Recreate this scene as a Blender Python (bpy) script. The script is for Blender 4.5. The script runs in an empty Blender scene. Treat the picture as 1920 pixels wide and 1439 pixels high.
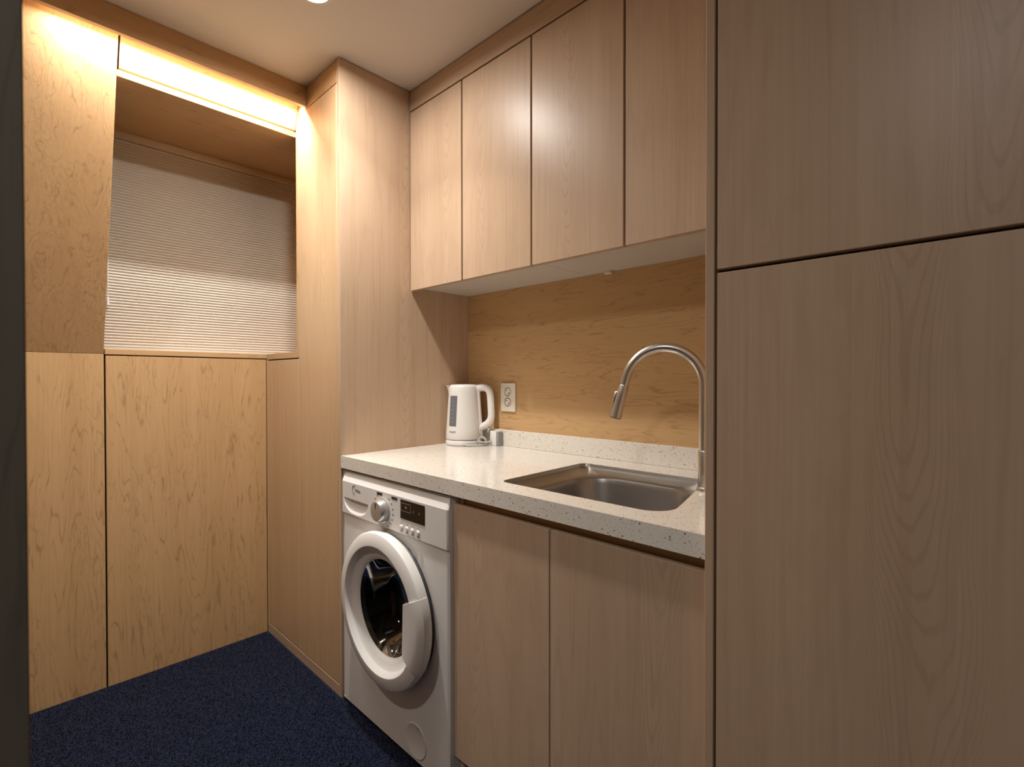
import bpy, bmesh, math, random
import numpy as np
from mathutils import Vector, Matrix

random.seed(4); rng = np.random.default_rng(4)
S = bpy.context.scene
COL = S.collection
PI = math.pi

# ------------------------------------------------------------------ camera
EYE = Vector((0.0, 0.0, 1.151))
F_PX, HEAD, PITCH, ROLL = 933.565, math.radians(43.750), math.radians(-0.543), math.radians(-0.055)
fw = Vector((-math.sin(HEAD)*math.cos(PITCH), math.cos(HEAD)*math.cos(PITCH), math.sin(PITCH)))
rt = Vector((math.cos(HEAD), math.sin(HEAD), 0)); up = rt.cross(fw)
rt2 = rt*math.cos(ROLL) + up*math.sin(ROLL); up2 = rt2.cross(fw)
cam_d = bpy.data.cameras.new('camera'); cam = bpy.data.objects.new('camera', cam_d); COL.objects.link(cam)
cam.matrix_world = Matrix(((rt2.x, up2.x, -fw.x, EYE.x), (rt2.y, up2.y, -fw.y, EYE.y), (rt2.z, up2.z, -fw.z, EYE.z), (0, 0, 0, 1)))
cam_d.sensor_width = 36.0; cam_d.lens = F_PX/1920*36.0; cam_d.clip_start = 0.02
cam_d.dof.use_dof = True; cam_d.dof.focus_distance = 1.5; cam_d.dof.aperture_fstop = 6.3
S.camera = cam

# ------------------------------------------------------------------ world, light levels, exposure
w = bpy.data.worlds.new('world'); S.world = w; w.use_nodes = True
w.node_tree.nodes['Background'].inputs[0].default_value = (0.9, 0.85, 0.8, 1)
w.node_tree.nodes['Background'].inputs[1].default_value = 0.05
S.view_settings.view_transform = 'Standard'; S.view_settings.look = 'None'
S.view_settings.gamma = 1.0; S.view_settings.use_curve_mapping = False
S.view_settings.exposure = 0.25
S.cycles.diffuse_bounces = 6; S.cycles.max_bounces = 12; S.cycles.sample_clamp_indirect = 6.0
DOWN_W, REAR_W, STRIP_W = 8.0, 7.0, 10.0
BEAM_W = 4.5
DOWN_COL = (1.0, 0.95, 0.885); STRIP_COL = (1.0, 0.97, 0.93); REAR_COL = (1.0, 0.97, 0.95)

# ------------------------------------------------------------------ materials
def new_mat(name):
    m = bpy.data.materials.new(name); m.use_nodes = True
    nt = m.node_tree; b = nt.nodes['Principled BSDF']
    return m, nt, b
def plain(name, col, rough=0.5, metal=0.0, spec=0.5, coat=0.0, noise=0.0, nscale=60, bump=0.0, aniso=None):
    m, nt, b = new_mat(name)
    b.inputs['Base Color'].default_value = (*col, 1); b.inputs['Roughness'].default_value = rough
    b.inputs['Metallic'].default_value = metal; b.inputs['Specular IOR Level'].default_value = spec
    b.inputs['Coat Weight'].default_value = coat
    tc = nt.nodes.new('ShaderNodeTexCoord'); n = nt.nodes.new('ShaderNodeTexNoise'); n.inputs['Scale'].default_value = nscale
    mp = nt.nodes.new('ShaderNodeMapping'); nt.links.new(tc.outputs['Object'], mp.inputs[0]); nt.links.new(mp.outputs[0], n.inputs[0])
    if aniso: mp.inputs['Scale'].default_value = aniso
    mr = nt.nodes.new('ShaderNodeMapRange'); mr.inputs[3].default_value = max(0, rough-0.015-noise); mr.inputs[4].default_value = rough+0.015+noise
    nt.links.new(n.outputs[0], mr.inputs[0]); nt.links.new(mr.outputs[0], b.inputs['Roughness'])
    if bump:
        bp = nt.nodes.new('ShaderNodeBump'); bp.inputs['Strength'].default_value = bump; bp.inputs['Distance'].default_value = 0.001
        nt.links.new(n.outputs[0], bp.inputs['Height']); nt.links.new(bp.outputs[0], b.inputs['Normal'])
    return m

def wood(name, axis, light, dark, line, figure=0.5, streak=0.5, rough=0.38, spec=0.35, freq=58.0, fx=10.0, fz=1.15, line0=0.80, mask0=0.42, arch=0.0):
    """maple veneer: grain along the given axis; contour lines of a stretched noise give the arches and squiggles"""
    m, nt, b = new_mat(name); N = nt.nodes; L = nt.links
    def math_(op, a, bb=None):
        n = N.new('ShaderNodeMath'); n.operation = op
        for i, v in enumerate((a, bb)):
            if v is None: continue
            if isinstance(v, (int, float)): n.inputs[i].default_value = v
            else: L.new(v, n.inputs[i])
        return n.outputs[0]
    tc = N.new('ShaderNodeTexCoord'); oi = N.new('ShaderNodeObjectInfo')
    sc = N.new('ShaderNodeVectorMath'); sc.operation = 'SCALE'; sc.inputs[0].default_value = (17.3, 9.1, 23.7); L.new(oi.outputs['Random'], sc.inputs['Scale'])
    ad = N.new('ShaderNodeVectorMath'); ad.operation = 'ADD'; L.new(tc.outputs['Object'], ad.inputs[0]); L.new(sc.outputs[0], ad.inputs[1])
    def mapped(across, along):
        mp = N.new('ShaderNodeMapping'); s = [across]*3; s[axis] = along; mp.inputs['Scale'].default_value = s
        L.new(ad.outputs[0], mp.inputs[0]); return mp.outputs[0]
    def noise(vec, scale, detail=2.0, rg=0.5, dist=0.0):
        n = N.new('ShaderNodeTexNoise'); n.inputs['Scale'].default_value = scale; n.inputs['Detail'].default_value = detail
        n.inputs['Roughness'].default_value = rg; n.inputs['Distortion'].default_value = dist; L.new(vec, n.inputs[0]); return n.outputs[0]
    def ramp(v, a, bb):
        r = N.new('ShaderNodeMapRange'); r.interpolation_type = 'SMOOTHSTEP'; r.inputs[1].default_value = a; r.inputs[2].default_value = bb
        L.new(v, r.inputs[0]); return r.outputs[0]
    field = noise(mapped(fx, fz), 1.0, 4.5, 0.42, 0.15)
    wave = math_('SINE', math_('MULTIPLY', field, freq*2))
    lines = ramp(wave, line0, 1.0)
    mask = ramp(noise(mapped(30, 8.0), 1.0, 2.0, 0.6), mask0, mask0+0.2)
    field2 = noise(mapped(fx*3.2, fz*3.0), 1.0, 3.0, 0.5, 0.3)
    mask2 = ramp(noise(mapped(12, 2.5), 1.0, 2.0, 0.6), 0.45, 0.6)
    lines2 = math_('MULTIPLY', ramp(math_('SINE', math_('MULTIPLY', field2, freq*0.9)), 0.82, 1.0), mask2)
    fig = math_('MULTIPLY', math_('MAXIMUM', math_('MULTIPLY', lines, mask), math_('MULTIPLY', lines2, 0.75)), figure)
    if arch:
        sp = N.new('ShaderNodeSeparateXYZ'); L.new(tc.outputs['Object'], sp.inputs[0]); o3 = list(sp.outputs)
        al = o3.pop(axis); u = math_('ADD', math_('ADD', o3[0], o3[1]), math_('MULTIPLY', math_('SUBTRACT', oi.outputs['Random'], 0.5), 0.18))
        u = math_('ADD', u, math_('MULTIPLY', math_('SUBTRACT', noise(mapped(3, 2.2), 1.0, 1.0), 0.5), 0.10))
        wob = math_('ADD', math_('MULTIPLY', noise(mapped(22, 3.0), 1.0, 3.0, 0.55), 0.16), math_('MULTIPLY', noise(mapped(2.0, 2.0), 1.0, 1.0), 0.5))
        fld = math_('ADD', math_('SUBTRACT', al, math_('MULTIPLY', math_('MULTIPLY', u, u), 150.0)), wob)
        am = ramp(math_('ABSOLUTE', u), 0.085, 0.03)
        al_lines = math_('MULTIPLY', ramp(math_('SINE', math_('MULTIPLY', fld, 95.0)), 0.35, 1.0), am)
        fig = math_('MAXIMUM', fig, math_('MULTIPLY', al_lines, arch))
    soft = math_('MULTIPLY', ramp(wave, -1, 1), 0.25*figure)
    fine = noise(mapped(170, 2.6), 1.0, 3.0, 0.6)
    broad = noise(mapped(14, 0.25), 1.0, 2.0)
    tone = math_('ADD', math_('MULTIPLY', ramp(fine, 0.25, 0.75), streak*0.6), math_('ADD', math_('MULTIPLY', ramp(broad, 0.3, 0.7), streak*0.55), soft))
    mx = N.new('ShaderNodeMix'); mx.data_type = 'RGBA'; mx.inputs[6].default_value = (*light, 1); mx.inputs[7].default_value = (*dark, 1); L.new(tone, mx.inputs[0])
    m2 = N.new('ShaderNodeMix'); m2.data_type = 'RGBA'; m2.inputs[7].default_value = (*line, 1); L.new(mx.outputs[2], m2.inputs[6]); L.new(fig, m2.inputs[0])
    L.new(m2.outputs[2], b.inputs['Base Color'])
    b.inputs['Roughness'].default_value = rough; b.inputs['Specular IOR Level'].default_value = spec
    bp = N.new('ShaderNodeBump'); bp.inputs['Strength'].default_value = 0.12; bp.inputs['Distance'].default_value = 0.0004
    L.new(fine, bp.inputs['Height']); L.new(bp.outputs[0], b.inputs['Normal'])
    return m

FIG_L, FIG_D, FIG_K = (0.600, 0.385, 0.195), (0.505, 0.305, 0.142), (0.225, 0.125, 0.055)
STR_L, STR_D, STR_K = (0.590, 0.430, 0.300), (0.500, 0.350, 0.235), (0.36, 0.230, 0.150)
M_FIG_Z = wood('maple_figured_vertical', 2, FIG_L, FIG_D, FIG_K, figure=0.42, streak=0.65)
M_FIG_Y = wood('maple_figured_along_y', 1, FIG_L, FIG_D, FIG_K, figure=0.35, streak=0.5)
M_FIG_X = wood('maple_figured_along_x', 0, (0.63, 0.410, 0.200), (0.53, 0.325, 0.150), (0.28, 0.150, 0.060), figure=0.42, streak=0.5)
M_STR_Z = wood('maple_straight_vertical', 2, STR_L, STR_D, STR_K, figure=0.16, streak=0.8, freq=60, fx=4.5, fz=0.32, rough=0.38, line0=0.3, mask0=0.36, arch=0.26)
M_MID_Z = wood('maple_honey_vertical', 2, (0.640, 0.435, 0.255), (0.545, 0.355, 0.195), (0.38, 0.235, 0.125), figure=0.16, streak=0.7, freq=60, fx=4.5, fz=0.32, rough=0.38, line0=0.3, mask0=0.36, arch=0.14)
M_STR_X = wood('maple_straight_along_x', 0, STR_L, STR_D, STR_K, figure=0.25, streak=0.9, freq=60, fx=4.5, fz=0.32, line0=0.2, mask0=0.36)
M_CARCASS = plain('carcass_white_board', (0.62, 0.58, 0.52), 0.5)
M_GAP = plain('shadow_gap_board', (0.035, 0.022, 0.012), 0.8, spec=0.2)  # near black: the shade inside panel and door gaps is put into the colour
M_CEIL = plain('ceiling_paint', (0.80, 0.77, 0.72), 0.75, nscale=300, bump=0.05)
M_WALLP = plain('rear_wall_paint', (0.20, 0.18, 0.15), 0.7)
M_JAMB = wood('shaded_wood_frame', 2, (0.200, 0.180, 0.140), (0.150, 0.136, 0.105), (0.09, 0.08, 0.064), figure=0.3, streak=0.5, rough=0.6)  # near frame lies in shade; that darkness is put into its wood colour
M_WHITE = plain('appliance_white', (0.80, 0.785, 0.765), 0.32, spec=0.4)
M_WHITE2 = plain('door_ring_white', (0.83, 0.82, 0.80), 0.30, spec=0.45)
M_KET = plain('kettle_white_plastic', (0.87, 0.86, 0.84), 0.28, spec=0.5)
M_PLATE = plain('outlet_ivory', (0.85, 0.80, 0.69), 0.4)
M_DARKP = plain('dark_plastic', (0.02, 0.02, 0.02), 0.35)
M_GREYP = plain('grey_plastic', (0.30, 0.30, 0.31), 0.4)
M_PRINT = plain('grey_print', (0.16, 0.16, 0.17), 0.5)
M_BLACKPRINT = plain('black_print', (0.02, 0.02, 0.022), 0.45)
M_REDPRINT = plain('red_print', (0.45, 0.10, 0.05), 0.5)
M_STEEL = plain('brushed_steel', (0.70, 0.66, 0.60), 0.30, metal=1.0, noise=0.03, aniso=(4, 300, 4), nscale=8)
M_SINK = plain('satin_sink_steel', (0.36, 0.35, 0.335), 0.34, metal=1.0, noise=0.04, aniso=(4, 200, 40), nscale=6)
M_CHROME = plain('silver_plastic', (0.60, 0.59, 0.57), 0.25, metal=0.6)
M_DRUM = plain('drum_steel', (0.30, 0.29, 0.27), 0.4, metal=1.0)
M_RUBBER = plain('gasket_rubber', (0.05, 0.05, 0.055), 0.5)
M_BLIND = plain('blind_fabric', (0.72, 0.66, 0.58), 0.8, spec=0.1, nscale=400)
M_RAIL = plain('blind_rail', (0.70, 0.60, 0.46), 0.5)
M_SCREEN = plain('display_black', (0.012, 0.010, 0.008), 0.12)
M_WINDOWGREY = plain('kettle_window_grey', (0.17, 0.18, 0.20), 0.2)
M_CORD = plain('cord_grey', (0.55, 0.54, 0.52), 0.4)

def emit(name, col, s):
    m, nt, b = new_mat(name); b.inputs['Base Color'].default_value = (*col, 1)
    b.inputs['Emission Color'].default_value = (*col, 1); b.inputs['Emission Strength'].default_value = s
    return m
M_LENS = emit('lamp_lens', (1, 0.93, 0.82), 6.0)
M_STRIP = emit('led_strip_diffuser', (1, 0.94, 0.84), 6.0)

def glass_dark():
    m, nt, b = new_mat('tinted_door_glass')
    N, L = nt.nodes, nt.links
    tr = N.new('ShaderNodeBsdfTransparent'); tr.inputs[0].default_value = (0.20, 0.21, 0.19, 1)
    gl = N.new('ShaderNodeBsdfGlossy'); gl.inputs['Roughness'].default_value = 0.06; gl.inputs[0].default_value = (0.45, 0.45, 0.45, 1)
    fr = N.new('ShaderNodeFresnel'); fr.inputs[0].default_value = 1.5
    mx = N.new('ShaderNodeMixShader'); L.new(fr.outputs[0], mx.inputs[0]); L.new(tr.outputs[0], mx.inputs[1]); L.new(gl.outputs[0], mx.inputs[2])
    L.new(mx.outputs[0], N['Material Output'].inputs[0]); return m
M_GLASS = glass_dark()

def quartz():
    m, nt, b = new_mat('white_speckled_quartz'); N, L = nt.nodes, nt.links
    tc = N.new('ShaderNodeTexCoord')
    def specks(scale, thr, seed):
        v = N.new('ShaderNodeTexVoronoi'); v.inputs['Scale'].default_value = scale
        mp = N.new('ShaderNodeMapping'); mp.inputs['Location'].default_value = (seed, seed*2, seed*3)
        L.new(tc.outputs['Object'], mp.inputs[0]); L.new(mp.outputs[0], v.inputs[0])
        sep = N.new('ShaderNodeSeparateColor'); L.new(v.outputs['Color'], sep.inputs[0])
        a = N.new('ShaderNodeMath'); a.operation = 'LESS_THAN'; L.new(v.outputs['Distance'], a.inputs[0])
        r = N.new('ShaderNodeMapRange'); r.inputs[1].default_value = 1-thr; r.inputs[2].default_value = 1.0; r.inputs[3].default_value = 0.0; r.inputs[4].default_value = 0.42
        L.new(sep.outputs[0], r.inputs[0]); L.new(r.outputs[0], a.inputs[1])
        return a.outputs[0], sep.outputs[1]
    col = None
    base = (0.81, 0.77, 0.70, 1)
    for scale, thr, seed, c in ((210, 0.22, 1.1, (0.22, 0.16, 0.12, 1)), (380, 0.4, 4.7, (0.42, 0.35, 0.28, 1)), (300, 0.4, 8.3, (0.88, 0.86, 0.80, 1))):
        f, h = specks(scale, thr, seed)
        mx = N.new('ShaderNodeMix'); mx.data_type = 'RGBA'
        if col is None: mx.inputs[6].default_value = base
        else: L.new(col, mx.inputs[6])
        mx.inputs[7].default_value = c; L.new(f, mx.inputs[0]); col = mx.outputs[2]
    L.new(col, b.inputs['Base Color']); b.inputs['Roughness'].default_value = 0.16; b.inputs['Specular IOR Level'].default_value = 0.5
    return m
M_QUARTZ = quartz()

def carpet():
    m, nt, b = new_mat('navy_carpet'); N, L = nt.nodes, nt.links
    tc = N.new('ShaderNodeTexCoord'); n = N.new('ShaderNodeTexNoise'); n.inputs['Scale'].default_value = 260; n.inputs['Detail'].default_value = 3
    L.new(tc.outputs['Object'], n.inputs[0])
    r = N.new('ShaderNodeMix'); r.data_type = 'RGBA'; r.inputs[6].default_value = (0.0032, 0.0062, 0.021, 1); r.inputs[7].default_value = (0.0095, 0.0165, 0.050, 1)
    mr = N.new('ShaderNodeMapRange'); mr.inputs[1].default_value = 0.35; mr.inputs[2].default_value = 0.68; L.new(n.outputs[0], mr.inputs[0]); L.new(mr.outputs[0], r.inputs[0])
    L.new(r.outputs[2], b.inputs['Base Color']); b.inputs['Roughness'].default_value = 0.95; b.inputs['Specular IOR Level'].default_value = 0.1
    b.inputs['Sheen Weight'].default_value = 0.15
    bp = N.new('ShaderNodeBump'); bp.inputs['Strength'].default_value = 0.7; bp.inputs['Distance'].default_value = 0.004; L.new(n.outputs[0], bp.inputs['Height']); L.new(bp.outputs[0], b.inputs['Normal'])
    return m
M_CARPET = carpet()

# ------------------------------------------------------------------ helpers
WP = {}                                             # world position of unrotated parents
def empty(name, loc, rz=0.0, parent=None):
    o = bpy.data.objects.new(name, None); o.empty_display_size = 0.05; COL.objects.link(o)
    o.location = loc; o.rotation_euler = (0, 0, rz); WP[o.name] = Vector(loc); return o
def tag(o, label=None, cat=None, group=None, kind=None):
    if label: o['label'] = label
    if cat: o['category'] = cat
    if group: o['group'] = group
    if kind: o['kind'] = kind
    return o
def finish(name, bm, mat, parent=None, smooth=False, local=False, angle=35):
    """bm in world coordinates (or in the parent's own when local); origin goes to the middle of the piece"""
    bmesh.ops.recalc_face_normals(bm, faces=bm.faces)
    co = [v.co for v in bm.verts]
    lo = Vector([min(c[i] for c in co) for i in range(3)]); hi = Vector([max(c[i] for c in co) for i in range(3)])
    org = (lo+hi)/2; org.z = lo.z
    for v in bm.verts: v.co -= org
    me = bpy.data.meshes.new(name); bm.to_mesh(me); bm.free()
    if mat: me.materials.append(mat)
    if smooth:
        for p in me.polygons: p.use_smooth = True
        me.set_sharp_from_angle(angle=math.radians(angle))
    o = bpy.data.objects.new(name, me); COL.objects.link(o)
    if parent is not None:
        o.parent = parent
        o.location = org if local else org - WP[parent.name]
    else: o.location = org
    WP[o.name] = org if (parent is None or not local) else org
    return o
def box(name, lo, hi, mat, parent=None, bevel=0.0012, seg=1, local=False):
    bm = bmesh.new(); bmesh.ops.create_cube(bm, size=1.0)
    lo, hi = Vector(lo), Vector(hi)
    for v in bm.verts: v.co = Vector([lo[i] + (v.co[i]+0.5)*(hi[i]-lo[i]) for i in range(3)])
    if bevel: bmesh.ops.bevel(bm, geom=bm.edges[:], offset=bevel, segments=seg, affect='EDGES', profile=0.5)
    return finish(name, bm, mat, parent, smooth=seg > 1, local=local)
def prism(name, poly, axis, a, b, mat, parent=None, bevel=0.0):
    """poly: 2D points in the two other axes (in order), extruded from a to b along axis"""
    bm = bmesh.new(); oth = [i for i in range(3) if i != axis]
    def P(p, t):
        v = [0, 0, 0]; v[axis] = t; v[oth[0]] = p[0]; v[oth[1]] = p[1]; return bm.verts.new(v)
    A = [P(p, a) for p in poly]; B = [P(p, b) for p in poly]; n = len(poly)
    bm.faces.new(A); bm.faces.new(B[::-1])
    for i in range(n): bm.faces.new((A[i], A[(i+1) % n], B[(i+1) % n], B[i]))
    if bevel: bmesh.ops.bevel(bm, geom=bm.edges[:], offset=bevel, segments=1, affect='EDGES')
    return finish(name, bm, mat, parent)
def lathe_bm(profile, seg=48, axis='Z', center=(0, 0, 0), a0=0.0, a1=2*PI, closed_profile=False):
    """profile: (r, h); axis Z: h is z; axis Y: h is y"""
    bm = bmesh.new(); c = Vector(center); full = abs(a1-a0-2*PI) < 1e-6
    n = seg if full else seg+1; rings = []
    for r, h in profile:
        if r < 1e-7:
            p = c + (Vector((0, 0, h)) if axis == 'Z' else Vector((0, h, 0))); rings.append([bm.verts.new(p)]); continue
        ring = []
        for i in range(n):
            a = a0 + (a1-a0)*i/seg
            p = Vector((r*math.cos(a), r*math.sin(a), h)) if axis == 'Z' else Vector((r*math.cos(a), h, r*math.sin(a)))
            ring.append(bm.verts.new(c+p))
        rings.append(ring)
    pairs = list(zip(rings[:-1], rings[1:])) + ([(rings[-1], rings[0])] if closed_profile else [])
    for A, B in pairs:
        m = seg
        for i in range(m):
            j = (i+1) % n
            if len(A) == 1 and len(B) == 1: continue
            if len(A) == 1: bm.faces.new((A[0], B[i], B[j]))
            elif len(B) == 1: bm.faces.new((A[i], A[j], B[0]))
            else: bm.faces.new((A[i], A[j], B[j], B[i]))
    if closed_profile and not full:
        bm.faces.new([r[0] for r in rings]); bm.faces.new([r[-1] for r in rings][::-1])
    return bm
def tube_bm(path, radii, seg=20, cap=True, squash=1.0, side=None):
    bm = bmesh.new(); path = [Vector(p) for p in path]; n = len(path)
    if isinstance(radii, (int, float)): radii = [radii]*n
    T = [(path[min(i+1, n-1)] - path[max(i-1, 0)]).normalized() for i in range(n)]
    u = Vector(side) if side else T[0].orthogonal(); rings = []
    for i in range(n):
        u = (u - T[i]*u.dot(T[i])).normalized(); v = T[i].cross(u)
        rings.append([bm.verts.new(path[i] + (u*math.cos(2*PI*k/seg)*squash + v*math.sin(2*PI*k/seg))*radii[i]) for k in range(seg)])
    for A, B in zip(rings[:-1], rings[1:]):
        for k in range(seg): bm.faces.new((A[k], A[(k+1) % seg], B[(k+1) % seg], B[k]))
    if cap: bm.faces.new(rings[0][::-1]); bm.faces.new(rings[-1])
    return bm
def text_part(name, body, size, mat, parent, fn, extrude=0.0003, local=False, align='CENTER', shear=0.0):
    """flat lettering: fn maps the text plane (u, v, depth) to a point"""
    cu = bpy.data.curves.new(name, 'FONT'); cu.body = body; cu.size = size; cu.align_x = align; cu.align_y = 'CENTER'; cu.extrude = extrude; cu.shear = shear; cu.resolution_u = 3
    t = bpy.data.objects.new(name+'_tmp', cu); COL.objects.link(t)
    dg = bpy.context.evaluated_depsgraph_get(); dg.update()
    me = bpy.data.meshes.new_from_object(t.evaluated_get(dg)); bpy.data.objects.remove(t); bpy.data.curves.remove(cu)
    bm = bmesh.new(); bm.from_mesh(me); bpy.data.meshes.remove(me)
    for v in bm.verts: v.co = Vector(fn(v.co.x, v.co.y, v.co.z))
    return finish(name, bm, mat, parent, local=local)
def struct(o): o['kind'] = 'structure'; return o

# ------------------------------------------------------------------ measured planes (metres)
XW = -2.369            # lower left wall
CEIL = 2.30
YC = 0.8627            # face of the tall cupboard and counter front line
XC = -1.676            # side of the tall cupboard
YB = 1.468             # splashback
YU = 1.162             # upper cabinet doors
YT = 0.845             # right tall cabinet doors
XP0, XP1 = -0.3510, -0.3355   # side panel of the right tall cabinet
SLX = (-2.05 - XW)/(2.137 - 1.245)           # lean of the sloping wall
def slx(z, off=0.0): return XW + (z-1.245)*SLX + off
YN = 0.287             # left side of the window recess

# ------------------------------------------------------------------ floor, ceiling, outer walls
fl = struct(box('floor', (-2.60, -1.60, -0.05), (1.00, 1.75, 0.0), M_CARPET, bevel=0))
struct(box('ceiling', (-2.72, -1.60, CEIL), (1.00, 1.75, CEIL+0.05), M_CEIL, bevel=0))
def make_pile():
    n = 110000
    x = rng.uniform(XW+0.004, -0.95, n); y = rng.uniform(0.02, 1.0, n)
    keep = (y < YC-0.006) | (x > XC+0.012); x, y = x[keep], y[keep]; n = len(x)
    a = rng.uniform(0, 2*PI, n); wv = rng.uniform(0.0010, 0.0020, n); hz = rng.uniform(0.0025, 0.0055, n); le = rng.uniform(-0.002, 0.002, (n, 2))
    V = np.zeros((n*3, 3), np.float32)
    V[0::3] = np.stack([x-np.cos(a)*wv, y-np.sin(a)*wv, np.zeros(n)], 1)
    V[1::3] = np.stack([x+np.cos(a)*wv, y+np.sin(a)*wv, np.zeros(n)], 1)
    V[2::3] = np.stack([x+le[:, 0], y+le[:, 1], hz], 1)
    V -= np.array(WP['floor'], np.float32)
    me = bpy.data.meshes.new('carpet_pile'); me.vertices.add(n*3); me.vertices.foreach_set('co', V.ravel())
    me.loops.add(n*3); me.loops.foreach_set('vertex_index', np.arange(n*3, dtype=np.int32))
    me.polygons.add(n); me.polygons.foreach_set('loop_start', np.arange(0, n*3, 3, dtype=np.int32)); me.update(calc_edges=True); me.validate()
    me.materials.append(M_CARPET)
    o = bpy.data.objects.new('carpet_pile', me); COL.objects.link(o); o.parent = fl; o['kind'] = 'stuff'
make_pile()

struct(box('wall_rear', (-2.60, -1.60, 0), (1.00, -1.50, CEIL), M_WALLP, bevel=0))
struct(box('wall_right', (0.89, -1.50, 0), (1.00, 1.60, CEIL), M_WALLP, bevel=0))
struct(box('wall_front', (-0.60, -1.50, 0), (-0.5305, 0.0165, CEIL), M_FIG_Z, bevel=0))
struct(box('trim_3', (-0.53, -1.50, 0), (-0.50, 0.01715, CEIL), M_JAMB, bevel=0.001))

# ------------------------------------------------------------------ left wall with its panels
wl = struct(box('wall_left', (-2.72, -1.50, 0), (XW-0.021, 1.75, 1.220), M_GAP, bevel=0))
box('wall_panel', (XW-0.018, -0.348, 0.0), (XW, 0.2873, 1.2445), M_FIG_Z, wl)
box('wall_panel', (XW-0.018, -1.500, 0.0), (XW, -0.353, 1.2445), M_FIG_Z, wl)
box('wall_panel', (XW-0.018, 0.2925, 0.0), (XW, 0.8615, 1.2385), M_FIG_Z, wl)
wu = struct(prism('wall_left_upper', [(-2.72, 1.245), (slx(1.245, -0.03), 1.245), (slx(CEIL, -0.03), CEIL), (-2.72, CEIL)], 1, -1.50, YN-0.001, M_GAP))
t = 0.018
prism('sloping_panel', [(slx(1.2455), 1.2455), (slx(CEIL), CEIL), (slx(CEIL)-t, CEIL), (slx(1.2455)-t, 1.2455)], 1, -1.50, YN, M_FIG_Z, wu, bevel=0.0008)
zl = 2.163
prism('lintel_panel', [(slx(zl, -0.006), zl), (slx(CEIL, -0.006), CEIL), (slx(CEIL)-t, CEIL), (slx(zl)-t, zl)], 1, YN+0.006, YC-0.001, M_FIG_Y, wu, bevel=0.0008)

# window recess
wn = empty('window_1', (-2.52, 0.70, 1.2465)); wn['kind'] = 'structure'
def part_prism(n, *a, **k): return prism(n, *a, parent=wn, **k)
part_prism('soffit', [(-2.56, 2.137), (slx(2.137), 2.137), (slx(2.155), 2.155), (-2.56, 2.155)], 1, YN+0.001, YC-0.0005, M_FIG_Y)
box('soffit', (-2.56, YC-0.0005, 2.137), (-2.0455, 1.20, 2.155), M_FIG_Y, wn, bevel=0)
box('window_sill', (-2.56, 0.290, 1.2430), (XW+0.001, YC+0.001, 1.2640), M_FIG_Y, wn)
box('window_sill', (-2.56, YC+0.001, 1.2380), (-2.0455, 1.20, 1.2640), M_FIG_Y, wn, bevel=0.001)
box('jamb_board', (-2.0455, YC+0.0008, 1.238), (-2.0270, 1.20, 2.2965), M_FIG_Z, wn, bevel=0.001)
box('side_board', (-2.56, 1.20, 1.22), (-2.0270, 1.218, 2.30), M_FIG_Z, wn)
pane = box('pane', (-2.59, 0.30, 1.25), (-2.58, 1.20, 2.15), M_DARKP, wn, bevel=0)
box('window_frame', (-2.60, 0.28, 1.22), (-2.592, 1.22, 2.18), M_WHITE, wn, bevel=0)
struct(box('wall_left_outer', (-2.72, YN, 1.2205), (-2.61, 1.75, CEIL), M_GAP, bevel=0))

# ------------------------------------------------------------------ pelmet, splashback, filler strip
struct(box('trim_1', (-1.958, -1.50, 2.220), (-1.940, YC-0.0005, CEIL-0.0005), M_FIG_Y, bevel=0.001))
wb = struct(box('wall_back', (-2.04, YB+0.012, 0), (0.88, 1.75, CEIL), M_GAP, bevel=0))
box('splash_panel', (XC+0.0005, YB, 0.86), (XP0-0.001, YB+0.0115, 1.54), M_FIG_X, wb, bevel=0)
struct(box('trim_2', (XC+0.001, YU, 2.2190), (XP0-0.001, YU+0.018, CEIL-0.004), M_STR_X))

# ------------------------------------------------------------------ tall cupboard in the corner
tc_ = tag(empty('tall_cupboard', (-1.86, 1.16, 0)), 'floor to ceiling maple cupboard in the corner, left of the washing machine', 'cupboard')
box('side_panel', (XC-0.018, YC, 0), (XC, YB+0.011, CEIL-0.003), M_STR_Z, tc_)
box('top_rail', (-2.0265, YC, 2.2165), (XC-0.0185, YC+0.018, CEIL-0.003), M_FIG_Y, tc_)
box('plinth', (XW+0.001, YC, 0.0), (XC-0.0185, YC+0.018, 0.0415), M_STR_X, tc_)
box('edge_strip', (-1.6985, YC, 0.0420), (XC-0.0185, YC+0.018, 2.216), M_MID_Z, tc_)
d1 = box('door', (-2.0250, YC+0.0004, 0.0450), (-1.7015, YC+0.018, 2.2135), M_MID_Z, tc_)
d2 = box('door', (-2.3525, YC+0.0004, 0.0450), (-2.0268, YC+0.018, 1.2325), M_MID_Z, tc_)
box('filler_strip', (XW+0.0005, YC-0.0002, 0.0420), (-2.3545, YC+0.018, 1.2370), M_MID_Z, tc_)
box('body', (-2.0225, YC+0.020, 0.0), (XC-0.0185, YB+0.008, CEIL-0.003), M_GAP, tc_, bevel=0)
box('body', (XW+0.002, YC+0.020, 0.0), (-2.0235, YB+0.008, 1.2195), M_GAP, tc_, bevel=0)

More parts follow.
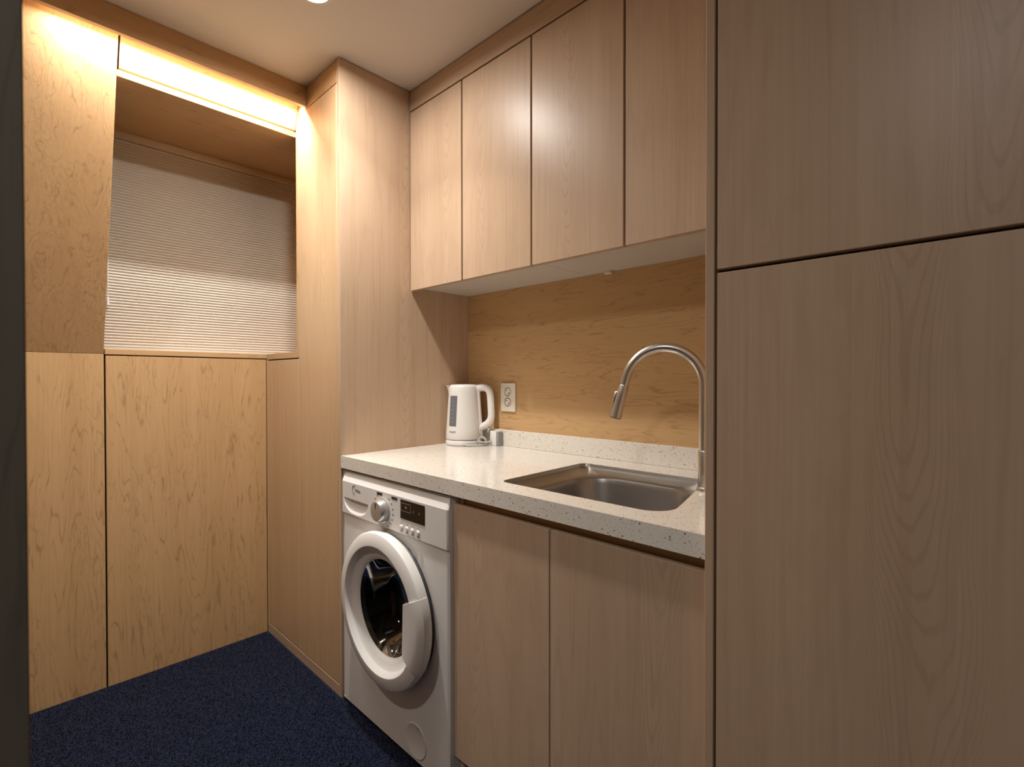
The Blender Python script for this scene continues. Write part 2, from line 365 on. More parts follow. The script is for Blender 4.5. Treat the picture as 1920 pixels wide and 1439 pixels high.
# ------------------------------------------------------------------ upper cabinets
def upper(label, x0, xm, x1):
    c = tag(empty('upper_cabinet', ((x0+x1)/2, YU+0.15, 1.518)), label, 'cabinet', 'wall cabinets above the counter')
    g = 0.0032
    for a, b_ in ((x0, xm), (xm, x1)):
        box('door', (a+g, YU, 1.5035), (b_-g, YU+0.019, 2.2130), M_STR_Z, c, bevel=0.001)
    box('gap_shade_sheet', (x0+0.0008, YU+0.0195, 1.5185), (x1-0.0008, YU+0.0240, 2.297), M_GAP, c, bevel=0)  # dark sheet added behind the doors so their gaps look shaded
    box('body', (x0+0.0008, YU+0.0245, 1.5180), (x1-0.0008, YB-0.001, 2.297), M_CARCASS, c, bevel=0)
    return c
u1 = upper('maple wall cabinet with two doors beside the tall corner cupboard, above the kettle', XC+0.0005, -1.3588, -1.0290)
u2 = upper('maple wall cabinet with two doors above the sink, next to the right tall cabinet', -1.0288, -0.7000, XP0-0.0005)
box('cable_clip', (-0.952, YB-0.020, 1.508), (-0.925, YB-0.004, 1.5178), M_PLATE, u2, bevel=0.002, seg=2)

# ------------------------------------------------------------------ base cabinet
bc = tag(empty('base_cabinet', (-0.71, 1.1, 0)), 'maple base cabinet with two handleless doors under the sink', 'cabinet')
YD = 0.877
for a, b_ in ((-1.0625, -0.7232), (-0.7200, XP0-0.002)):
    box('door', (a, YD, 0.1080), (b_, YD+0.019, 0.8060), M_STR_Z, bc, bevel=0.001)
box('side_panel', (-1.0610, YD+0.021, 0.0), (-1.0450, YB-0.005, 0.832), M_STR_Z, bc)
box('finger_rail', (-1.0445, YD+0.028, 0.7600), (XP0-0.0015, YD+0.040, 0.8325), M_FIG_X, bc, bevel=0)
box('toe_kick', (-1.0445, YD+0.060, 0.0), (XP0-0.0015, YD+0.075, 0.1050), M_GREYP, bc, bevel=0)
box('bottom_board', (-1.0445, YD+0.0205, 0.108), (XP0-0.0015, YB-0.006, 0.124), M_CARCASS, bc, bevel=0)

# ------------------------------------------------------------------ right tall cabinet
rc = tag(empty('tall_cabinet', (0.2, 1.15, 0)), 'large maple tall cabinet with upper and lower doors filling the right side', 'cabinet')
box('side_panel', (XP0, YT, 0), (XP1, YB+0.011, CEIL-0.002), M_STR_Z, rc)
for x0, x1 in ((-0.3310, 0.2720), (0.2760, 0.8790)):
    box('door', (x0, YT, 1.3345), (x1, YT+0.019, CEIL-0.003), M_STR_Z, rc, bevel=0.001)
    box('door', (x0, YT, 0.0450), (x1, YT+0.019, 1.3285), M_STR_Z, rc, bevel=0.001)
box('plinth', (XP1+0.0005, YT+0.012, 0.0), (0.879, YT+0.030, 0.0430), M_STR_X, rc)
box('body', (XP1+0.0008, YT+0.0320, 0.0), (0.879, YB+0.010, CEIL-0.003), M_GAP, rc, bevel=0)

# ------------------------------------------------------------------ counter with sink cut-out
ZT, ZUB = 0.8760, 0.8330
def rounded_poly(pts, rad, seg=8):
    out = []; n = len(pts)
    for i in range(n):
        p0, p1, p2 = Vector(pts[i-1]), Vector(pts[i]), Vector(pts[(i+1) % n]); r = rad[i] if isinstance(rad, (list, tuple)) else rad
        a = (p0-p1).normalized(); b_ = (p2-p1).normalized(); ang = a.angle(b_); dist = r/math.tan(ang/2)
        A = p1 + a*dist; B = p1 + b_*dist; c = p1 + (a+b_).normalized()*(r/math.sin(ang/2))
        va, vb = A-c, B-c; tot = va.angle(vb); sgn = 1 if va.x*vb.y - va.y*vb.x > 0 else -1
        for k in range(seg+1):
            q = sgn*tot*k/seg; out.append(Vector((c.x + va.x*math.cos(q) - va.y*math.sin(q), c.y + va.x*math.sin(q) + va.y*math.cos(q))))
    return out
CUT = [(-0.947, 0.940), (-0.462, 0.940), (-0.548, 1.338), (-0.957, 1.338)]
cut = rounded_poly(CUT, [0.028, 0.055, 0.03, 0.028])
ct = tag(empty('countertop', (-1.01, 1.15, ZUB)), 'white speckled quartz countertop over the washing machine and base cabinet', 'countertop')
def slab():
    bm = bmesh.new(); x0, x1, y0, y1 = XC+0.0008, XP0-0.0008, YC, YB-0.001
    # outer loop sampled radially to pair with the cut-out loop
    cx, cy = -0.73, 1.14; outer = []
    n = len(cut)
    for p in cut:
        d = Vector((p.x-cx, p.y-cy)); ts = []
        for lim, c0, dd in ((x0, cx, d.x), (x1, cx, d.x)):
            if abs(dd) > 1e-9 and (lim-c0)/dd > 0: ts.append((lim-c0)/dd)
        for lim, c0, dd in ((y0, cy, d.y), (y1, cy, d.y)):
            if abs(dd) > 1e-9 and (lim-c0)/dd > 0: ts.append((lim-c0)/dd)
        tt = min(ts); outer.append(Vector((cx+d.x*tt, cy+d.y*tt)))
    # snap the sample nearest to each corner on the corner itself
    for c in ((x0, y0), (x1, y0), (x1, y1), (x0, y1)):
        i = min(range(n), key=lambda k: (outer[k]-Vector(c)).length); outer[i] = Vector(c)
    def ring(pts, z): return [bm.verts.new((p.x, p.y, z)) for p in pts]
    it, ib, ot, ob = ring(cut, ZT), ring(cut, ZUB), ring(outer, ZT), ring(outer, ZUB)
    for A, B in ((it, ot), (ot, ob), (ob, ib), (ib, it)):
        for i in range(n): bm.faces.new((A[i], A[(i+1) % n], B[(i+1) % n], B[i]))
    return finish('slab', bm, M_QUARTZ, ct)
slab()
box('upstand', (XC+0.0008, YB-0.018, ZT+0.0003), (XP0-0.0008, YB-0.0005, 0.9420), M_QUARTZ, ct, bevel=0.001)

# sink
sk = tag(empty('sink', (-0.72, 1.13, 0.70)), 'satin stainless steel sink bowl set into the quartz counter', 'sink')
def inset(pts, l, r, f, b_):   # shrink the four corners: left, right, front, back
    return [(pts[0][0]+l, pts[0][1]+f), (pts[1][0]-r, pts[1][1]+f), (pts[2][0]-r, pts[2][1]-b_), (pts[3][0]+l, pts[3][1]-b_)]
def loft(name, rings, mat, parent, cap=True):
    bm = bmesh.new(); R = [[bm.verts.new((p.x, p.y, z)) for p in pts] for pts, z in rings]; n = len(R[0])
    for A, B in zip(R[:-1], R[1:]):
        for i in range(n): bm.faces.new((A[i], A[(i+1) % n], B[(i+1) % n], B[i]))
    if cap: bm.faces.new(R[-1])
    return finish(name, bm, mat, parent, smooth=True, angle=40)
def cring(l, r, f, b_, rad): return rounded_poly(inset(CUT, l, r, f, b_), rad)
rim = [(cring(0.0012, 0.0012, 0.0012, 0.0012, [0.027, 0.054, 0.029, 0.027]), ZT-0.001), (cring(0.004, 0.004, 0.004, 0.004, [0.026, 0.053, 0.028, 0.026]), ZT-0.010),
       (cring(0.030, 0.008, 0.006, 0.030, [0.04, 0.065, 0.05, 0.05]), ZT-0.022), (cring(0.056, 0.012, 0.010, 0.042, [0.07, 0.085, 0.085, 0.095]), ZT-0.025),
       (cring(0.060, 0.016, 0.014, 0.047, [0.07, 0.085, 0.085, 0.095]), ZT-0.029)]
loft('rim', rim, M_SINK, sk, cap=False)
bowl = [(cring(0.060, 0.016, 0.014, 0.047, [0.07, 0.085, 0.085, 0.095]), ZT-0.029), (cring(0.064, 0.020, 0.018, 0.051, [0.07, 0.085, 0.085, 0.095]), ZT-0.042),
        (cring(0.074, 0.028, 0.026, 0.060, [0.07, 0.08, 0.08, 0.09]), ZT-0.150), (cring(0.085, 0.036, 0.034, 0.070, [0.065, 0.075, 0.075, 0.08]), ZT-0.172),
        (cring(0.125, 0.06, 0.058, 0.11, [0.045, 0.05, 0.05, 0.05]), ZT-0.181)]
loft('bowl', bowl, M_SINK, sk)
finish('drain', lathe_bm([(0, 0.6960), (0.030, 0.6960), (0.034, 0.6985), (0.044, 0.6990), (0.046, 0.6955)], 32, 'Z', (-0.68, 1.16, 0)), M_STEEL, sk, smooth=True)

# faucet
FB = Vector((-0.5034, 1.2058)); FD = Vector((-0.93, -0.37)).normalized()
fc = tag(empty('faucet', (FB.x, FB.y, ZT)), 'brushed steel gooseneck faucet with pull-down spray head over the sink', 'faucet')
finish('base_ring', lathe_bm([(0, 0.0), (0.0170, 0.0), (0.0170, 0.005), (0.0150, 0.009), (0, 0.009)], 32, 'Z', (FB.x, FB.y, ZT+0.0003)), M_STEEL, fc, smooth=True)
finish('body', lathe_bm([(0, 0.009), (0.0138, 0.009), (0.0140, 0.096), (0.0127, 0.099), (0, 0.099)], 32, 'Z', (FB.x, FB.y, ZT)), M_STEEL, fc, smooth=True)
RA, ZA = 0.095, 1.135
def arcp(a): return Vector((FB.x + FD.x*(RA-RA*math.cos(a)), FB.y + FD.y*(RA-RA*math.cos(a)), ZA + RA*math.sin(a)))
path = [Vector((FB.x, FB.y, z)) for z in (0.975, 1.03, 1.08)] + [arcp(math.radians(k)) for k in range(0, 169, 6)]
path += [path[-1] + (path[-1]-path[-2]).normalized()*d_ for d_ in (0.010, 0.020)]
finish('spout', tube_bm(path, 0.0118, 24), M_STEEL, fc, smooth=True)
pe = path[-1]; te = (path[-1]-path[-2]).normalized()
hp = [pe + te*s for s in (0.0005, 0.003, 0.045, 0.066, 0.088)]
sh = finish('spray_head', tube_bm(hp, [0.0122, 0.0130, 0.0132, 0.0145, 0.0172], 24), M_STEEL, fc, smooth=True)
finish('nozzle', tube_bm([pe+te*0.0881, pe+te*0.0900], [0.0145, 0.0140], 24), M_DARKP, sh)
out = Vector((FD.x, FD.y, 0)).normalized(); out = (out - te*out.dot(te)).normalized()
bt = tube_bm([pe+te*0.022+out*0.0110, pe+te*0.025+out*0.0140, pe+te*0.046+out*0.0140, pe+te*0.060+out*0.0125], [0.004, 0.0055, 0.0055, 0.0035], 12)
finish('spray_button', bt, M_STEEL, sh, smooth=True)
lv = tube_bm([(FB.x+0.010, FB.y, 0.930), (FB.x+0.030, FB.y-0.002, 0.932), (FB.x+0.075, FB.y-0.008, 0.965)], [0.009, 0.008, 0.005], 16)
finish('lever', lv, M_STEEL, fc, smooth=True)

# ------------------------------------------------------------------ washing machine
wx0, wx1, wyf = -1.6680, -1.0665, 0.8660
wm = tag(empty('washing_machine', ((wx0+wx1)/2, 1.14, 0)), 'white front-loading washing machine under the counter', 'washing machine')
DX, DZ = -1.3600, 0.4360                                    # door centre
def washer_body():
    bm = bmesh.new(); x0, x1, y0, y1, z0, z1 = wx0+0.001, wx1-0.001, wyf+0.002, 1.42, 0.012, 0.8255
    v = [bm.verts.new(p) for p in ((x0, y0, z0), (x1, y0, z0), (x1, y1, z0), (x0, y1, z0), (x0, y0, z1), (x1, y0, z1), (x1, y1, z1), (x0, y1, z1))]
    for f in ((0, 1, 2, 3), (4, 5, 6, 7), (1, 2, 6, 5), (2, 3, 7, 6), (3, 0, 4, 7)): bm.faces.new([v[i] for i in f])
    return finish('body', bm, M_WHITE, wm)
washer_body()
def front_panel():
    bm = bmesh.new(); n = 96; z0, z1, rb = 0.012, 0.6760, 0.014; r = 0.205
    hole, rect, rim_, back = [], [], [], []
    cx, cz = DX, DZ
    for i in range(n):
        a = 2*PI*i/n; d = (math.cos(a), math.sin(a)); ts = []
        for lim, c0, dd in ((wx0+rb, cx, d[0]), (wx1-rb, cx, d[0]), (z0, cz, d[1]), (z1, cz, d[1])):
            if abs(dd) > 1e-9 and (lim-c0)/dd > 0: ts.append((lim-c0)/dd)
        tt = min(ts); rect.append([cx+d[0]*tt, cz+d[1]*tt]); hole.append((cx+r*d[0], cz+r*d[1]))
    for c in ((wx0+rb, z0), (wx1-rb, z0), (wx1-rb, z1), (wx0+rb, z1)):
        k = min(range(n), key=lambda q: (rect[q][0]-c[0])**2+(rect[q][1]-c[1])**2); rect[k] = list(c)
    H = [bm.verts.new((x, wyf, z)) for x, z in hole]; HB = [bm.verts.new((x, wyf+0.03, z)) for x, z in hole]; R = [bm.verts.new((x, wyf, z)) for x, z in rect]
    for i in range(n):
        j = (i+1) % n; bm.faces.new((H[i], H[j], R[j], R[i])); bm.faces.new((H[i], H[j], HB[j], HB[i]))
    for s, x in ((-1, wx0+rb), (1, wx1-rb)):       # rounded vertical edges
        prev = None
        for k in range(7):
            q = PI/2*k/6; p = (x + s*rb*math.sin(q), wyf + rb*(1-math.cos(q)))
            cur = (bm.verts.new((p[0], p[1], z0)), bm.verts.new((p[0], p[1], z1)))
            if prev: bm.faces.new((prev[0], cur[0], cur[1], prev[1]))
            prev = cur
    return finish('front_panel', bm, M_WHITE, wm, smooth=True, angle=30)
front_panel()
YPF = wyf - 0.0055                                           # control panel face
def control_panel():
    bm = bmesh.new(); xs = [wx0]; rb = 0.010
    xs += [wx0 + rb*k/4 for k in range(1, 5)]
    hx0, hx1 = -1.6500, -1.4860
    xs += [hx0 + (hx1-hx0)*k/24 for k in range(25)]
    xs += [-1.30, -1.15] + [wx1 - rb + rb*k/4 for k in range(5)]
    rows = []
    for x in xs:
        e = max(0.0, (wx0+rb-x)/rb, (x-(wx1-rb))/rb); yo = rb*(1-math.sqrt(max(0, 1-e*e)))
        y = YPF + yo; u = (x-(hx0+hx1)/2)/((hx1-hx0)/2); ins = abs(u) < 1
        dep = 0.022*max(0.0, 1-abs(u)**6) if ins else 0.0
        zt = 0.7335; dz = 0.050*(max(0.0, 1-abs(u)**2.6)**0.5) if ins else 0.012
        dz = max(dz, 0.004)
        prof = [(y+0.02, 0.677), (y+0.0015, 0.677), (y, 0.6795), (y, zt-dz)]
        for k in range(1, 7):
            q = k/6; prof.append((y + dep*math.sin(q*PI/2), zt - dz*(1-q)**1.25 - 0.0005))
        prof += [(y, zt), (y, 0.7900), (y+0.0012, 0.7915), (y+0.006, 0.8070), (y+0.014, 0.8200), (y+0.026, 0.8262), (y+0.05, 0.8268)]
        rows.append([bm.verts.new((x, p[0], p[1])) for p in prof])
    for A, B in zip(rows[:-1], rows[1:]):
        for i in range(len(A)-1): bm.faces.new((A[i], A[i+1], B[i+1], B[i]))
    bm.faces.new(rows[0]); bm.faces.new(rows[-1][::-1])
    return finish('control_panel', bm, M_WHITE2, wm, smooth=True, angle=28)
cp = control_panel()
yk = YPF - 0.0002
def onpanel(cx, cz): return lambda u, v, d: (cx+u, yk-0.0002-d, cz+v)
lg = text_part('logo', 'Midea', 0.0155, M_PRINT, cp, onpanel(-1.5545, 0.7680), 0.0002, shear=0.2)
bm = tube_bm([(-1.575+0.0135*math.cos(a), yk-0.0003, 0.7705+0.0135*math.sin(a)) for a in [math.radians(70+k*8) for k in range(26)]], 0.0010, 6)
finish('emblem_arc', bm, M_PRINT, cp)
kn = finish('program_knob', lathe_bm([(0.0395, 0.0), (0.0395, -0.004), (0.0365, -0.005), (0.0345, -0.022), (0.031, -0.027), (0.010, -0.0285), (0, -0.0285)], 48, 'Y', (-1.3930, yk, 0.7320)), M_CHROME, cp, smooth=True, angle=40)
box('knob_pointer', (-1.3950, yk-0.0300, 0.7420), (-1.3910, yk-0.0280, 0.7600), M_PRINT, kn, bevel=0.0003)
for k in range(16):                                           # marks round the knob
    a = math.radians(52 - k*18.9) if k < 8 else math.radians(128 + (k-8)*17.5)
    x, z = -1.3930+0.056*math.cos(a), 0.7320+0.052*math.sin(a)
    if z < 0.683 or z > 0.786: continue
    box('program_mark', (x-0.0045, yk-0.0005, z-0.0012), (x+0.0045, yk, z+0.0012), M_REDPRINT if k in (9, 10) else M_PRINT, cp, bevel=0)
for x, z, s in ((-1.4140, 0.7810, 'COTTON'), (-1.3290, 0.7800, 'QUICK')):
    pl = box('program_label', (x-0.0155, yk-0.0006, z-0.0042), (x+0.0155, yk, z+0.0042), M_BLACKPRINT, cp, bevel=0)
ds = box('display', (-1.2950, yk-0.0012, 0.7265), (-1.1720, yk, 0.7840), M_SCREEN, cp, bevel=0.0008)
for lo, hi in (((-1.2920, 0.7735), (-1.2410, 0.7745)), ((-1.2920, 0.7500), (-1.2410, 0.7510)), ((-1.2920, 0.7500), (-1.2910, 0.7745)), ((-1.2420, 0.7500), (-1.2410, 0.7745))):
    box('display_outline', (lo[0], yk-0.0016, lo[1]), (hi[0], yk-0.0012, hi[1]), M_GREYP, ds, bevel=0)
box('display_digit', (-1.2700, yk-0.0016, 0.7590), (-1.2600, yk-0.0012, 0.7660), M_REDPRINT, ds, bevel=0)
for x, z in ((-1.2270, 0.7560), (-1.1980, 0.7560)):
    box('display_mark', (x-0.0015, yk-0.0016, z-0.003), (x+0.0015, yk-0.0012, z+0.003), M_GREYP, ds, bevel=0)
for k in range(4):
    x = -1.2900 + k*0.0285
    finish('button', lathe_bm([(0.0080, 0), (0.0080, -0.003), (0.0060, -0.005), (0, -0.0052)], 20, 'Y', (x, yk, 0.6985)), M_WHITE2, cp, smooth=True)
    box('button_mark', (x-0.008, yk-0.0004, 0.6855), (x+0.006, yk, 0.6872), M_PRINT, cp, bevel=0)
    box('button_mark', (x-0.005, yk-0.0004, 0.7120), (x+0.005, yk, 0.7132), M_GREYP, cp, bevel=0)
box('button_mark', (-1.255, yk-0.0004, 0.6808), (-1.243, yk, 0.6822), M_GREYP, cp, bevel=0)

dr = empty('door', (DX, wyf, DZ)); dr.parent = wm; dr.location = Vector((DX, wyf, DZ)) - WP[wm.name]
C3 = (DX, 0, DZ)
finish('gasket', lathe_bm([(0.226, wyf-0.0005), (0.229, wyf-0.007), (0.226, wyf-0.014), (0.19, wyf-0.014), (0.19, wyf-0.0005)], 96, 'Y', C3, closed_profile=True), M_RUBBER, dr, smooth=True)
ringp = [(0.228, wyf-0.0145), (0.2345, wyf-0.0170), (0.2375, wyf-0.0280), (0.2370, wyf-0.0400), (0.2335, wyf-0.0460), (0.2260, wyf-0.0495), (0.2120, wyf-0.0525), (0.2000, wyf-0.0545), (0.1955, wyf-0.0545), (0.1930, wyf-0.0530),
         (0.1830, wyf-0.0390), (0.1800, wyf-0.0368), (0.1640, wyf-0.0310), (0.1520, wyf-0.0265), (0.1480, wyf-0.0230), (0.1480, wyf-0.0050)]
finish('ring', lathe_bm(ringp, 96, 'Y', C3), M_WHITE2, dr, smooth=True, angle=24)
finish('glass', lathe_bm([(0.1482, wyf-0.0220), (0.142, wyf-0.012), (0.128, wyf+0.015), (0.115, wyf+0.06), (0.09, wyf+0.085), (0.05, wyf+0.095), (0, wyf+0.097)], 72, 'Y', C3), M_GLASS, dr, smooth=True)
def door_handle():
    bm = bmesh.new(); rows = []; n = 26; a0, a1 = math.radians(-31), math.radians(24)
    for i in range(n+1):
        a = a0+(a1-a0)*i/n; ri = 0.1400/math.cos(a-math.radians(-2)); rows.append([])
        prof = [(ri, -0.034), (ri, -0.0500), (ri+0.003, -0.0530), (0.1750, -0.0565), (0.2080, -0.0580), (0.2240, -0.0545), (0.2370, -0.0440), (0.2400, -0.0290), (0.2365, -0.0175), (0.2150, -0.0340)]
        for r, h in prof: rows[-1].append(bm.verts.new((DX+r*math.cos(a), wyf+h, DZ+r*math.sin(a))))
    m = len(rows[0])
    for A, B in zip(rows[:-1], rows[1:]):
        for k in range(m): bm.faces.new((A[k], A[(k+1) % m], B[(k+1) % m], B[k]))
    bm.faces.new(rows[0]); bm.faces.new(rows[-1][::-1])
    return finish('handle', bm, M_WHITE2, dr, smooth=True, angle=32)
door_handle()
finish('bellows', lathe_bm([(0.204, wyf+0.004), (0.198, wyf+0.03), (0.182, wyf+0.055), (0.176, wyf+0.075), (0.190, wyf+0.085)], 72, 'Y', C3), M_RUBBER, wm, smooth=True)
finish('drum', lathe_bm([(0.178, wyf+0.080), (0.235, wyf+0.088), (0.238, wyf+0.36), (0.06, wyf+0.37), (0, wyf+0.37)], 72, 'Y', C3), M_DRUM, wm, smooth=True)
fcv = finish('filter_cover', lathe_bm([(0.0510, wyf+0.0002), (0.0510, wyf-0.0012), (0.0495, wyf-0.0020), (0.0480, wyf-0.0014), (0, wyf-0.0014)], 48, 'Y', (-1.2260, 0, 0.0720)), M_WHITE, wm, smooth=True)
box('cover_notch', (-1.2230, wyf-0.0024, 0.1135), (-1.2060, wyf-0.0013, 0.1165), M_GREYP, fcv, bevel=0.0003)
for x in (wx0+0.06, wx1-0.06):
    for y in (wyf+0.06, 1.36):
        finish('foot', lathe_bm([(0, 0.0), (0.022, 0.0), (0.022, 0.006), (0.012, 0.0125), (0, 0.0125)], 20, 'Z', (x, y, 0)), M_RUBBER, wm)

# ------------------------------------------------------------------ kettle (local axis: handle along +x)
KP = Vector((-1.5965, 1.3745, ZT+0.0003)); KA = math.atan2(0.50, 0.866)
kt = tag(empty('electric_kettle', KP, KA), 'white plastic electric kettle with grey water window in the counter corner', 'kettle')
WP[kt.name] = Vector((0, 0, 0))
kl = dict(local=True)
finish('power_base', lathe_bm([(0, 0), (0.070, 0), (0.0755, 0.003), (0.0770, 0.008), (0.0760, 0.0185), (0.0735, 0.0215), (0, 0.0215)], 56), M_KET, kt, smooth=True, **kl)
def kr(z):
    t_ = (z-0.024)/(0.247-0.024); return 0.0765 - 0.0150*t_ - 0.004*math.sin(PI*t_)*0
prof = [(0, 0.0235), (0.068, 0.0235), (0.0745, 0.0245), (0.0765, 0.0280)] + [(kr(z), z) for z in (0.06, 0.10, 0.14, 0.18, 0.22, 0.240)] + [(0.0600, 0.2450), (0.057, 0.2475)]
bd = finish('body', lathe_bm(prof, 64), M_KET, kt, smooth=True, angle=40, **kl)
finish('lid', lathe_bm([(0, 0.252), (0.03, 0.2515), (0.053, 0.2500), (0.0570, 0.2475), (0.0565, 0.2440)], 48), M_KET, kt, smooth=True, **kl)
def spout():
    bm = bmesh.new(); rows = []
    for k, z in enumerate((0.196, 0.212, 0.228, 0.240, 0.2475)):
        q = k/4; r = kr(z)+0.0003; reach = 0.021*q**1.2; row = []
        for j in range(9):
            s = (j-4)/4; a = PI + s*math.radians(24)*(0.15+0.85*q); b_ = 1-abs(s)**1.3
            row.append(bm.verts.new(((r+reach*b_)*math.cos(a), (r+reach*b_)*math.sin(a)*(1-0.3*b_*0), z)))
        rows.append(row)
    for A, B in zip(rows[:-1], rows[1:]):
        for i in range(8): bm.faces.new((A[i], A[i+1], B[i+1], B[i]))
    bm.faces.new(rows[-1])
    return finish('spout', bm, M_KET, kt, smooth=True, local=True)
spout()
hpts = []
ctrl = [(0.052, 0.232), (0.075, 0.238), (0.098, 0.236), (0.112, 0.222), (0.1165, 0.200), (0.119, 0.160), (0.1205, 0.125), (0.115, 0.102), (0.098, 0.084), (0.075, 0.072), (0.064, 0.068)]
for i in range(len(ctrl)-1):
    p0, p1, p2, p3 = [Vector(ctrl[max(0, min(len(ctrl)-1, i+d))]) for d in (-1, 0, 1, 2)]
    for k in range(4):
        s = k/4; q = 0.5*((2*p1) + (p2-p0)*s + (2*p0-5*p1+4*p2-p3)*s*s + (3*p1-p0-3*p2+p3)*s**3); hpts.append((q.x, 0, q.y))
hpts.append((ctrl[-1][0], 0, ctrl[-1][1]))
finish('handle', tube_bm(hpts, 0.0150, 16, squash=0.9, side=(0, 1, 0)), M_KET, kt, smooth=True, local=True)
box('handle_spine', (0.052, -0.014, 0.030), (0.0775, 0.014, 0.075), M_KET, kt, bevel=0.005, seg=3, local=True)
bm = tube_bm([(kr(z)-0.004, 0, z) for z in (0.035, 0.07, 0.12, 0.18, 0.235)], 0.012, 16, side=(0, 1, 0)); finish('back_rib', bm, M_KET, kt, smooth=True, local=True)
box('switch', (0.072, -0.009, 0.028), (0.092, 0.009, 0.036), M_GREYP, kt, bevel=0.002, seg=2, local=True)
AZ = math.radians(49.26+180-90) - KA                           # towards the camera, in the kettle's frame
view = math.atan2(-KP.y, -KP.x) - KA
def onbody(az, z0, lift):
    def fn(u, v, d):
        z = z0+v; r = kr(z)+lift+d; a = az + u/r
        return (r*math.cos(a), r*math.sin(a), z)
    return fn
def curved_patch(name, az, z0, z1, half, lift, mat, parent):
    bm = bmesh.new(); rows = []
    for k in range(9):
        z = z0+(z1-z0)*k/8; row = []
        for j in range(7): row.append(bm.verts.new(onbody(az, 0, lift)((j-3)/3*half, z, 0)))
        rows.append(row)
    for A, B in zip(rows[:-1], rows[1:]):
        for i in range(6): bm.faces.new((A[i], A[i+1], B[i+1], B[i]))
    return finish(name, bm, mat, parent, smooth=True, local=True)
azw = view - math.radians(41)
wnd = curved_patch('water_window', azw, 0.080, 0.205, 0.0190, 0.0006, M_WINDOWGREY, kt)
for k in range(6): 
    p = curved_patch('level_mark', azw, 0.095+k*0.017, 0.098+k*0.017, 0.004, 0.0010, M_GREYP, kt)
text_part('lettering', 'PHILIPS', 0.0105, M_BLACKPRINT, kt, onbody(azw+math.radians(1), 0.056, 0.0004), 0.0002, local=True)
# cord from the kettle's base to the adapter, in the kettle's frame
def to_k(p):
    q = Vector(p) - KP; c, s = math.cos(-KA), math.sin(-KA); return Vector((q.x*c-q.y*s, q.x*s+q.y*c, q.z))
def spline(P, n=8):
    P = [Vector(p) for p in P]; o = []
    for i in range(len(P)-1):
        p0, p1, p2, p3 = [P[max(0, min(len(P)-1, i+d))] for d in (-1, 0, 1, 2)]
        for k in range(n):
            s = k/n; o.append(0.5*((2*p1)+(p2-p0)*s+(2*p0-5*p1+4*p2-p3)*s*s+(3*p1-p0-3*p2+p3)*s**3))
    o.append(P[-1]); return o
zc = ZT+0.0050
cordw = [(-1.545, 1.325, zc+0.004), (-1.520, 1.330, zc), (-1.500, 1.352, zc), (-1.492, 1.380, zc), (-1.487, 1.400, zc+0.004), (-1.502, 1.412, zc+0.018), (-1.512, 1.390, zc+0.024), (-1.500, 1.372, zc+0.014), (-1.482, 1.395, zc+0.010), (-1.478, 1.418, zc+0.014)]
finish('cord', tube_bm(spline([to_k(p) for p in cordw]), 0.0038, 10), M_CORD, kt, smooth=True, local=True)
for cx_, cy_, cz_, rr, tilt in ((-1.503, 1.392, zc+0.016, 0.017, 0.5), (-1.497, 1.388, zc+0.019, 0.015, -0.4)):
    pts = [to_k((cx_+rr*math.cos(a)*0.8, cy_+rr*math.cos(a)*0.5, cz_+rr*0.72*math.sin(a)+tilt*0.004*math.cos(a))) for a in [2*PI*k/24 for k in range(25)]]
    finish('cord_loop', tube_bm(pts, 0.0036, 10), M_CORD, kt, smooth=True, local=True)

ad = tag(empty('plug_adapter', (-1.463, 1.432, ZT)), 'small white and grey power adapter block behind the kettle cord', 'adapter')
box('housing', (-1.487, 1.421, ZT+0.0004), (-1.451, 1.4485, ZT+0.0600), M_KET, ad, bevel=0.003, seg=2)
box('grey_cap', (-1.4507, 1.4225, ZT+0.0008), (-1.438, 1.4475, ZT+0.0590), M_GREYP, ad, bevel=0.002, seg=2)

# ------------------------------------------------------------------ outlet
ol = tag(empty('wall_outlet', (-1.4215, YB, 1.017)), 'ivory double wall outlet on the wooden splashback', 'outlet')
box('plate', (-1.4630, YB-0.0085, 1.0170), (-1.3810, YB-0.0002, 1.1330), M_PLATE, ol, bevel=0.0025, seg=2)
for z in (1.0560, 1.0975):
    so = finish('socket', lathe_bm([(0.0178, YB-0.0087), (0.0186, YB-0.0100), (0.0172, YB-0.0100), (0.0165, YB-0.0090), (0.0160, YB-0.0088), (0, YB-0.0088)], 32, 'Y', (-1.4215, 0, z)), M_GREYP, ol, smooth=True)
    finish('socket_face', lathe_bm([(0.0150, YB-0.0089), (0.0145, YB-0.0096), (0, YB-0.0096)], 32, 'Y', (-1.4215, 0, z)), M_PLATE, so)
    for s in (-1, 1):
        finish('pin_hole', lathe_bm([(0.0030, YB-0.0097), (0.0030, YB-0.0100), (0, YB-0.0100)], 14, 'Y', (-1.4215+s*0.0068, 0, z-s*0.0058)), M_DARKP, so)
        box('earth_clip', (-1.4215-0.003, YB-0.0112, z+s*0.0135-0.0015), (-1.4215+0.003, YB-0.0098, z+s*0.0135+0.0015), M_STEEL, so, bevel=0)

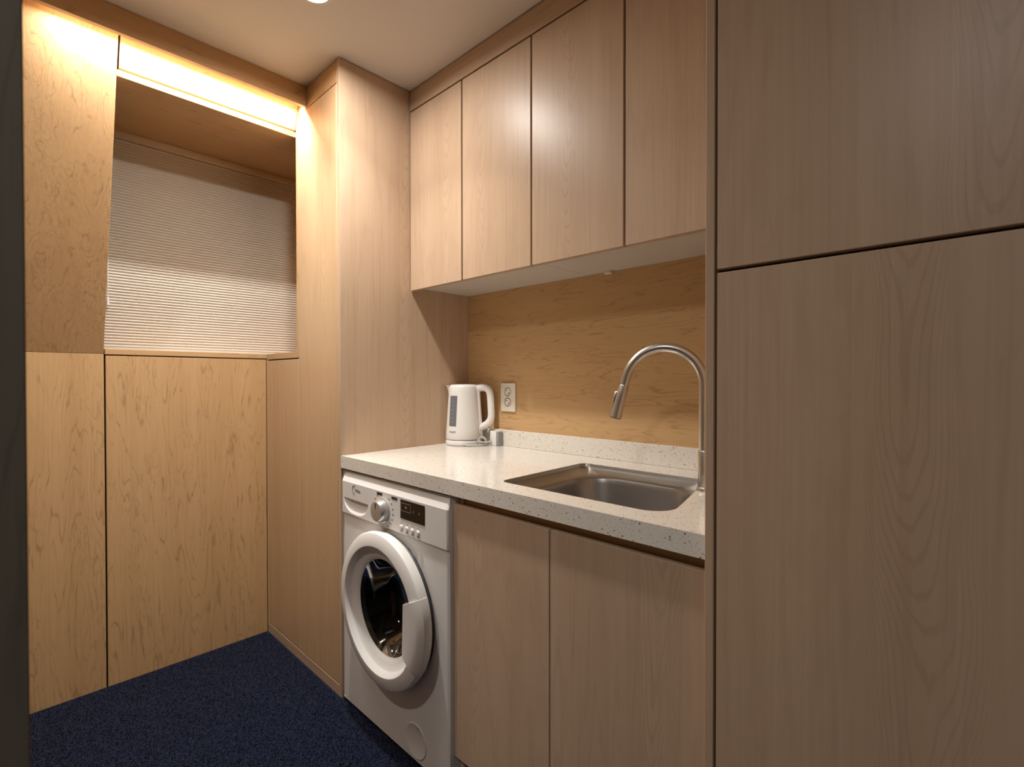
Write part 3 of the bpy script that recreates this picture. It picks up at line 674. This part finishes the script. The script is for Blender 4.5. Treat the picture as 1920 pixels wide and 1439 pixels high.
# ------------------------------------------------------------------ pleated blind
bl = tag(empty('pleated_blind', (-2.50, 0.71, 1.2645)), 'off-white pleated blind hanging in the window recess', 'blind')
def fabric():
    bm = bmesh.new(); y0, y1, z0, z1 = 0.296, 1.175, 1.277, 2.106; n = 72; sub = 6; rows = []
    for i in range(n*sub+1):
        z = z0+(z1-z0)*i/(n*sub); ph = (i % sub)/sub
        x = -2.504 + 0.0055*math.sin(PI*ph)
        rows.append((bm.verts.new((x, y0, z)), bm.verts.new((x, y1, z))))
    for A, B in zip(rows[:-1], rows[1:]): bm.faces.new((A[0], A[1], B[1], B[0]))
    return finish('fabric', bm, M_BLIND, bl, smooth=True, angle=75)
fabric()
box('head_rail', (-2.520, 0.296, 2.107), (-2.490, 1.175, 2.1365), M_RAIL, bl, bevel=0.002, seg=2)
box('bottom_rail', (-2.515, 0.296, 1.2643), (-2.490, 1.175, 1.2765), M_BLIND, bl, bevel=0.002, seg=2)
finish('cord', tube_bm([(-2.484, 0.318, 2.10), (-2.484, 0.317, 1.80), (-2.484, 0.315, 1.47)], 0.0014, 8), M_PLATE, bl)
finish('cord_weight', tube_bm([(-2.484, 0.315, 1.47), (-2.484, 0.315, 1.465), (-2.484, 0.315, 1.44)], [0.002, 0.0045, 0.0050], 10), M_KET, bl)

# ------------------------------------------------------------------ lamps
def area(name, parent, loc, watts, col, shape, sx, sy, spread):
    ld = bpy.data.lights.new(name, 'AREA'); ld.shape = shape; ld.size = sx; ld.size_y = sy; ld.energy = watts; ld.color = col; ld.spread = math.radians(spread)
    o = bpy.data.objects.new(name, ld); COL.objects.link(o); o.parent = parent; o.location = Vector(loc) - WP[parent.name]; return o
def downlight(label, x, y, watts, spread=172, col=DOWN_COL, beam=0.0):
    d = tag(empty('ceiling_downlight', (x, y, CEIL)), label, 'ceiling light', 'round recessed ceiling downlights')
    finish('trim_ring', lathe_bm([(0.044, CEIL-0.0005), (0.044, CEIL-0.006), (0.050, CEIL-0.0065), (0.056, CEIL-0.003), (0.0565, CEIL-0.0005)], 48, 'Z', (x, y, 0)), M_WHITE, d, smooth=True)
    finish('lens', lathe_bm([(0, CEIL-0.0030), (0.0438, CEIL-0.0030), (0.0438, CEIL-0.0005), (0, CEIL-0.0005)], 40, 'Z', (x, y, 0)), M_LENS, d)
    area('bulb', d, (x, y, CEIL-0.0075), watts, col, 'DISK', 0.08, 0.08, spread)
    if beam: area('bulb', d, (x, y, CEIL-0.0078), beam, col, 'DISK', 0.06, 0.06, 104)
    return d
downlight('round ceiling downlight nearest the corner cupboard', -1.446, 0.665, DOWN_W, beam=BEAM_W)
downlight('round ceiling downlight in the left bay, out of view', -1.446, -0.50, DOWN_W*0.85, spread=150)
downlight('round fill downlight added behind the viewpoint', 0.00, -0.70, REAR_W, col=REAR_COL)  # unseen lamp added as fill for the near fronts and the frame
ls = tag(empty('light_strip', (-1.966, 0.50, 2.236)), 'white LED strip glowing behind the wooden pelmet over the window', 'light strip')
box('channel', (-1.9740, 0.120, 2.2380), (-1.9585, 0.858, 2.2460), M_WHITE, ls, bevel=0.0005)
box('diffuser', (-1.9730, 0.122, 2.2368), (-1.9600, 0.856, 2.2379), M_STRIP, ls, bevel=0)
area('led_tape', ls, (-1.9665, 0.489, 2.2360), STRIP_W, STRIP_COL, 'RECTANGLE', 0.010, 0.73, 180)
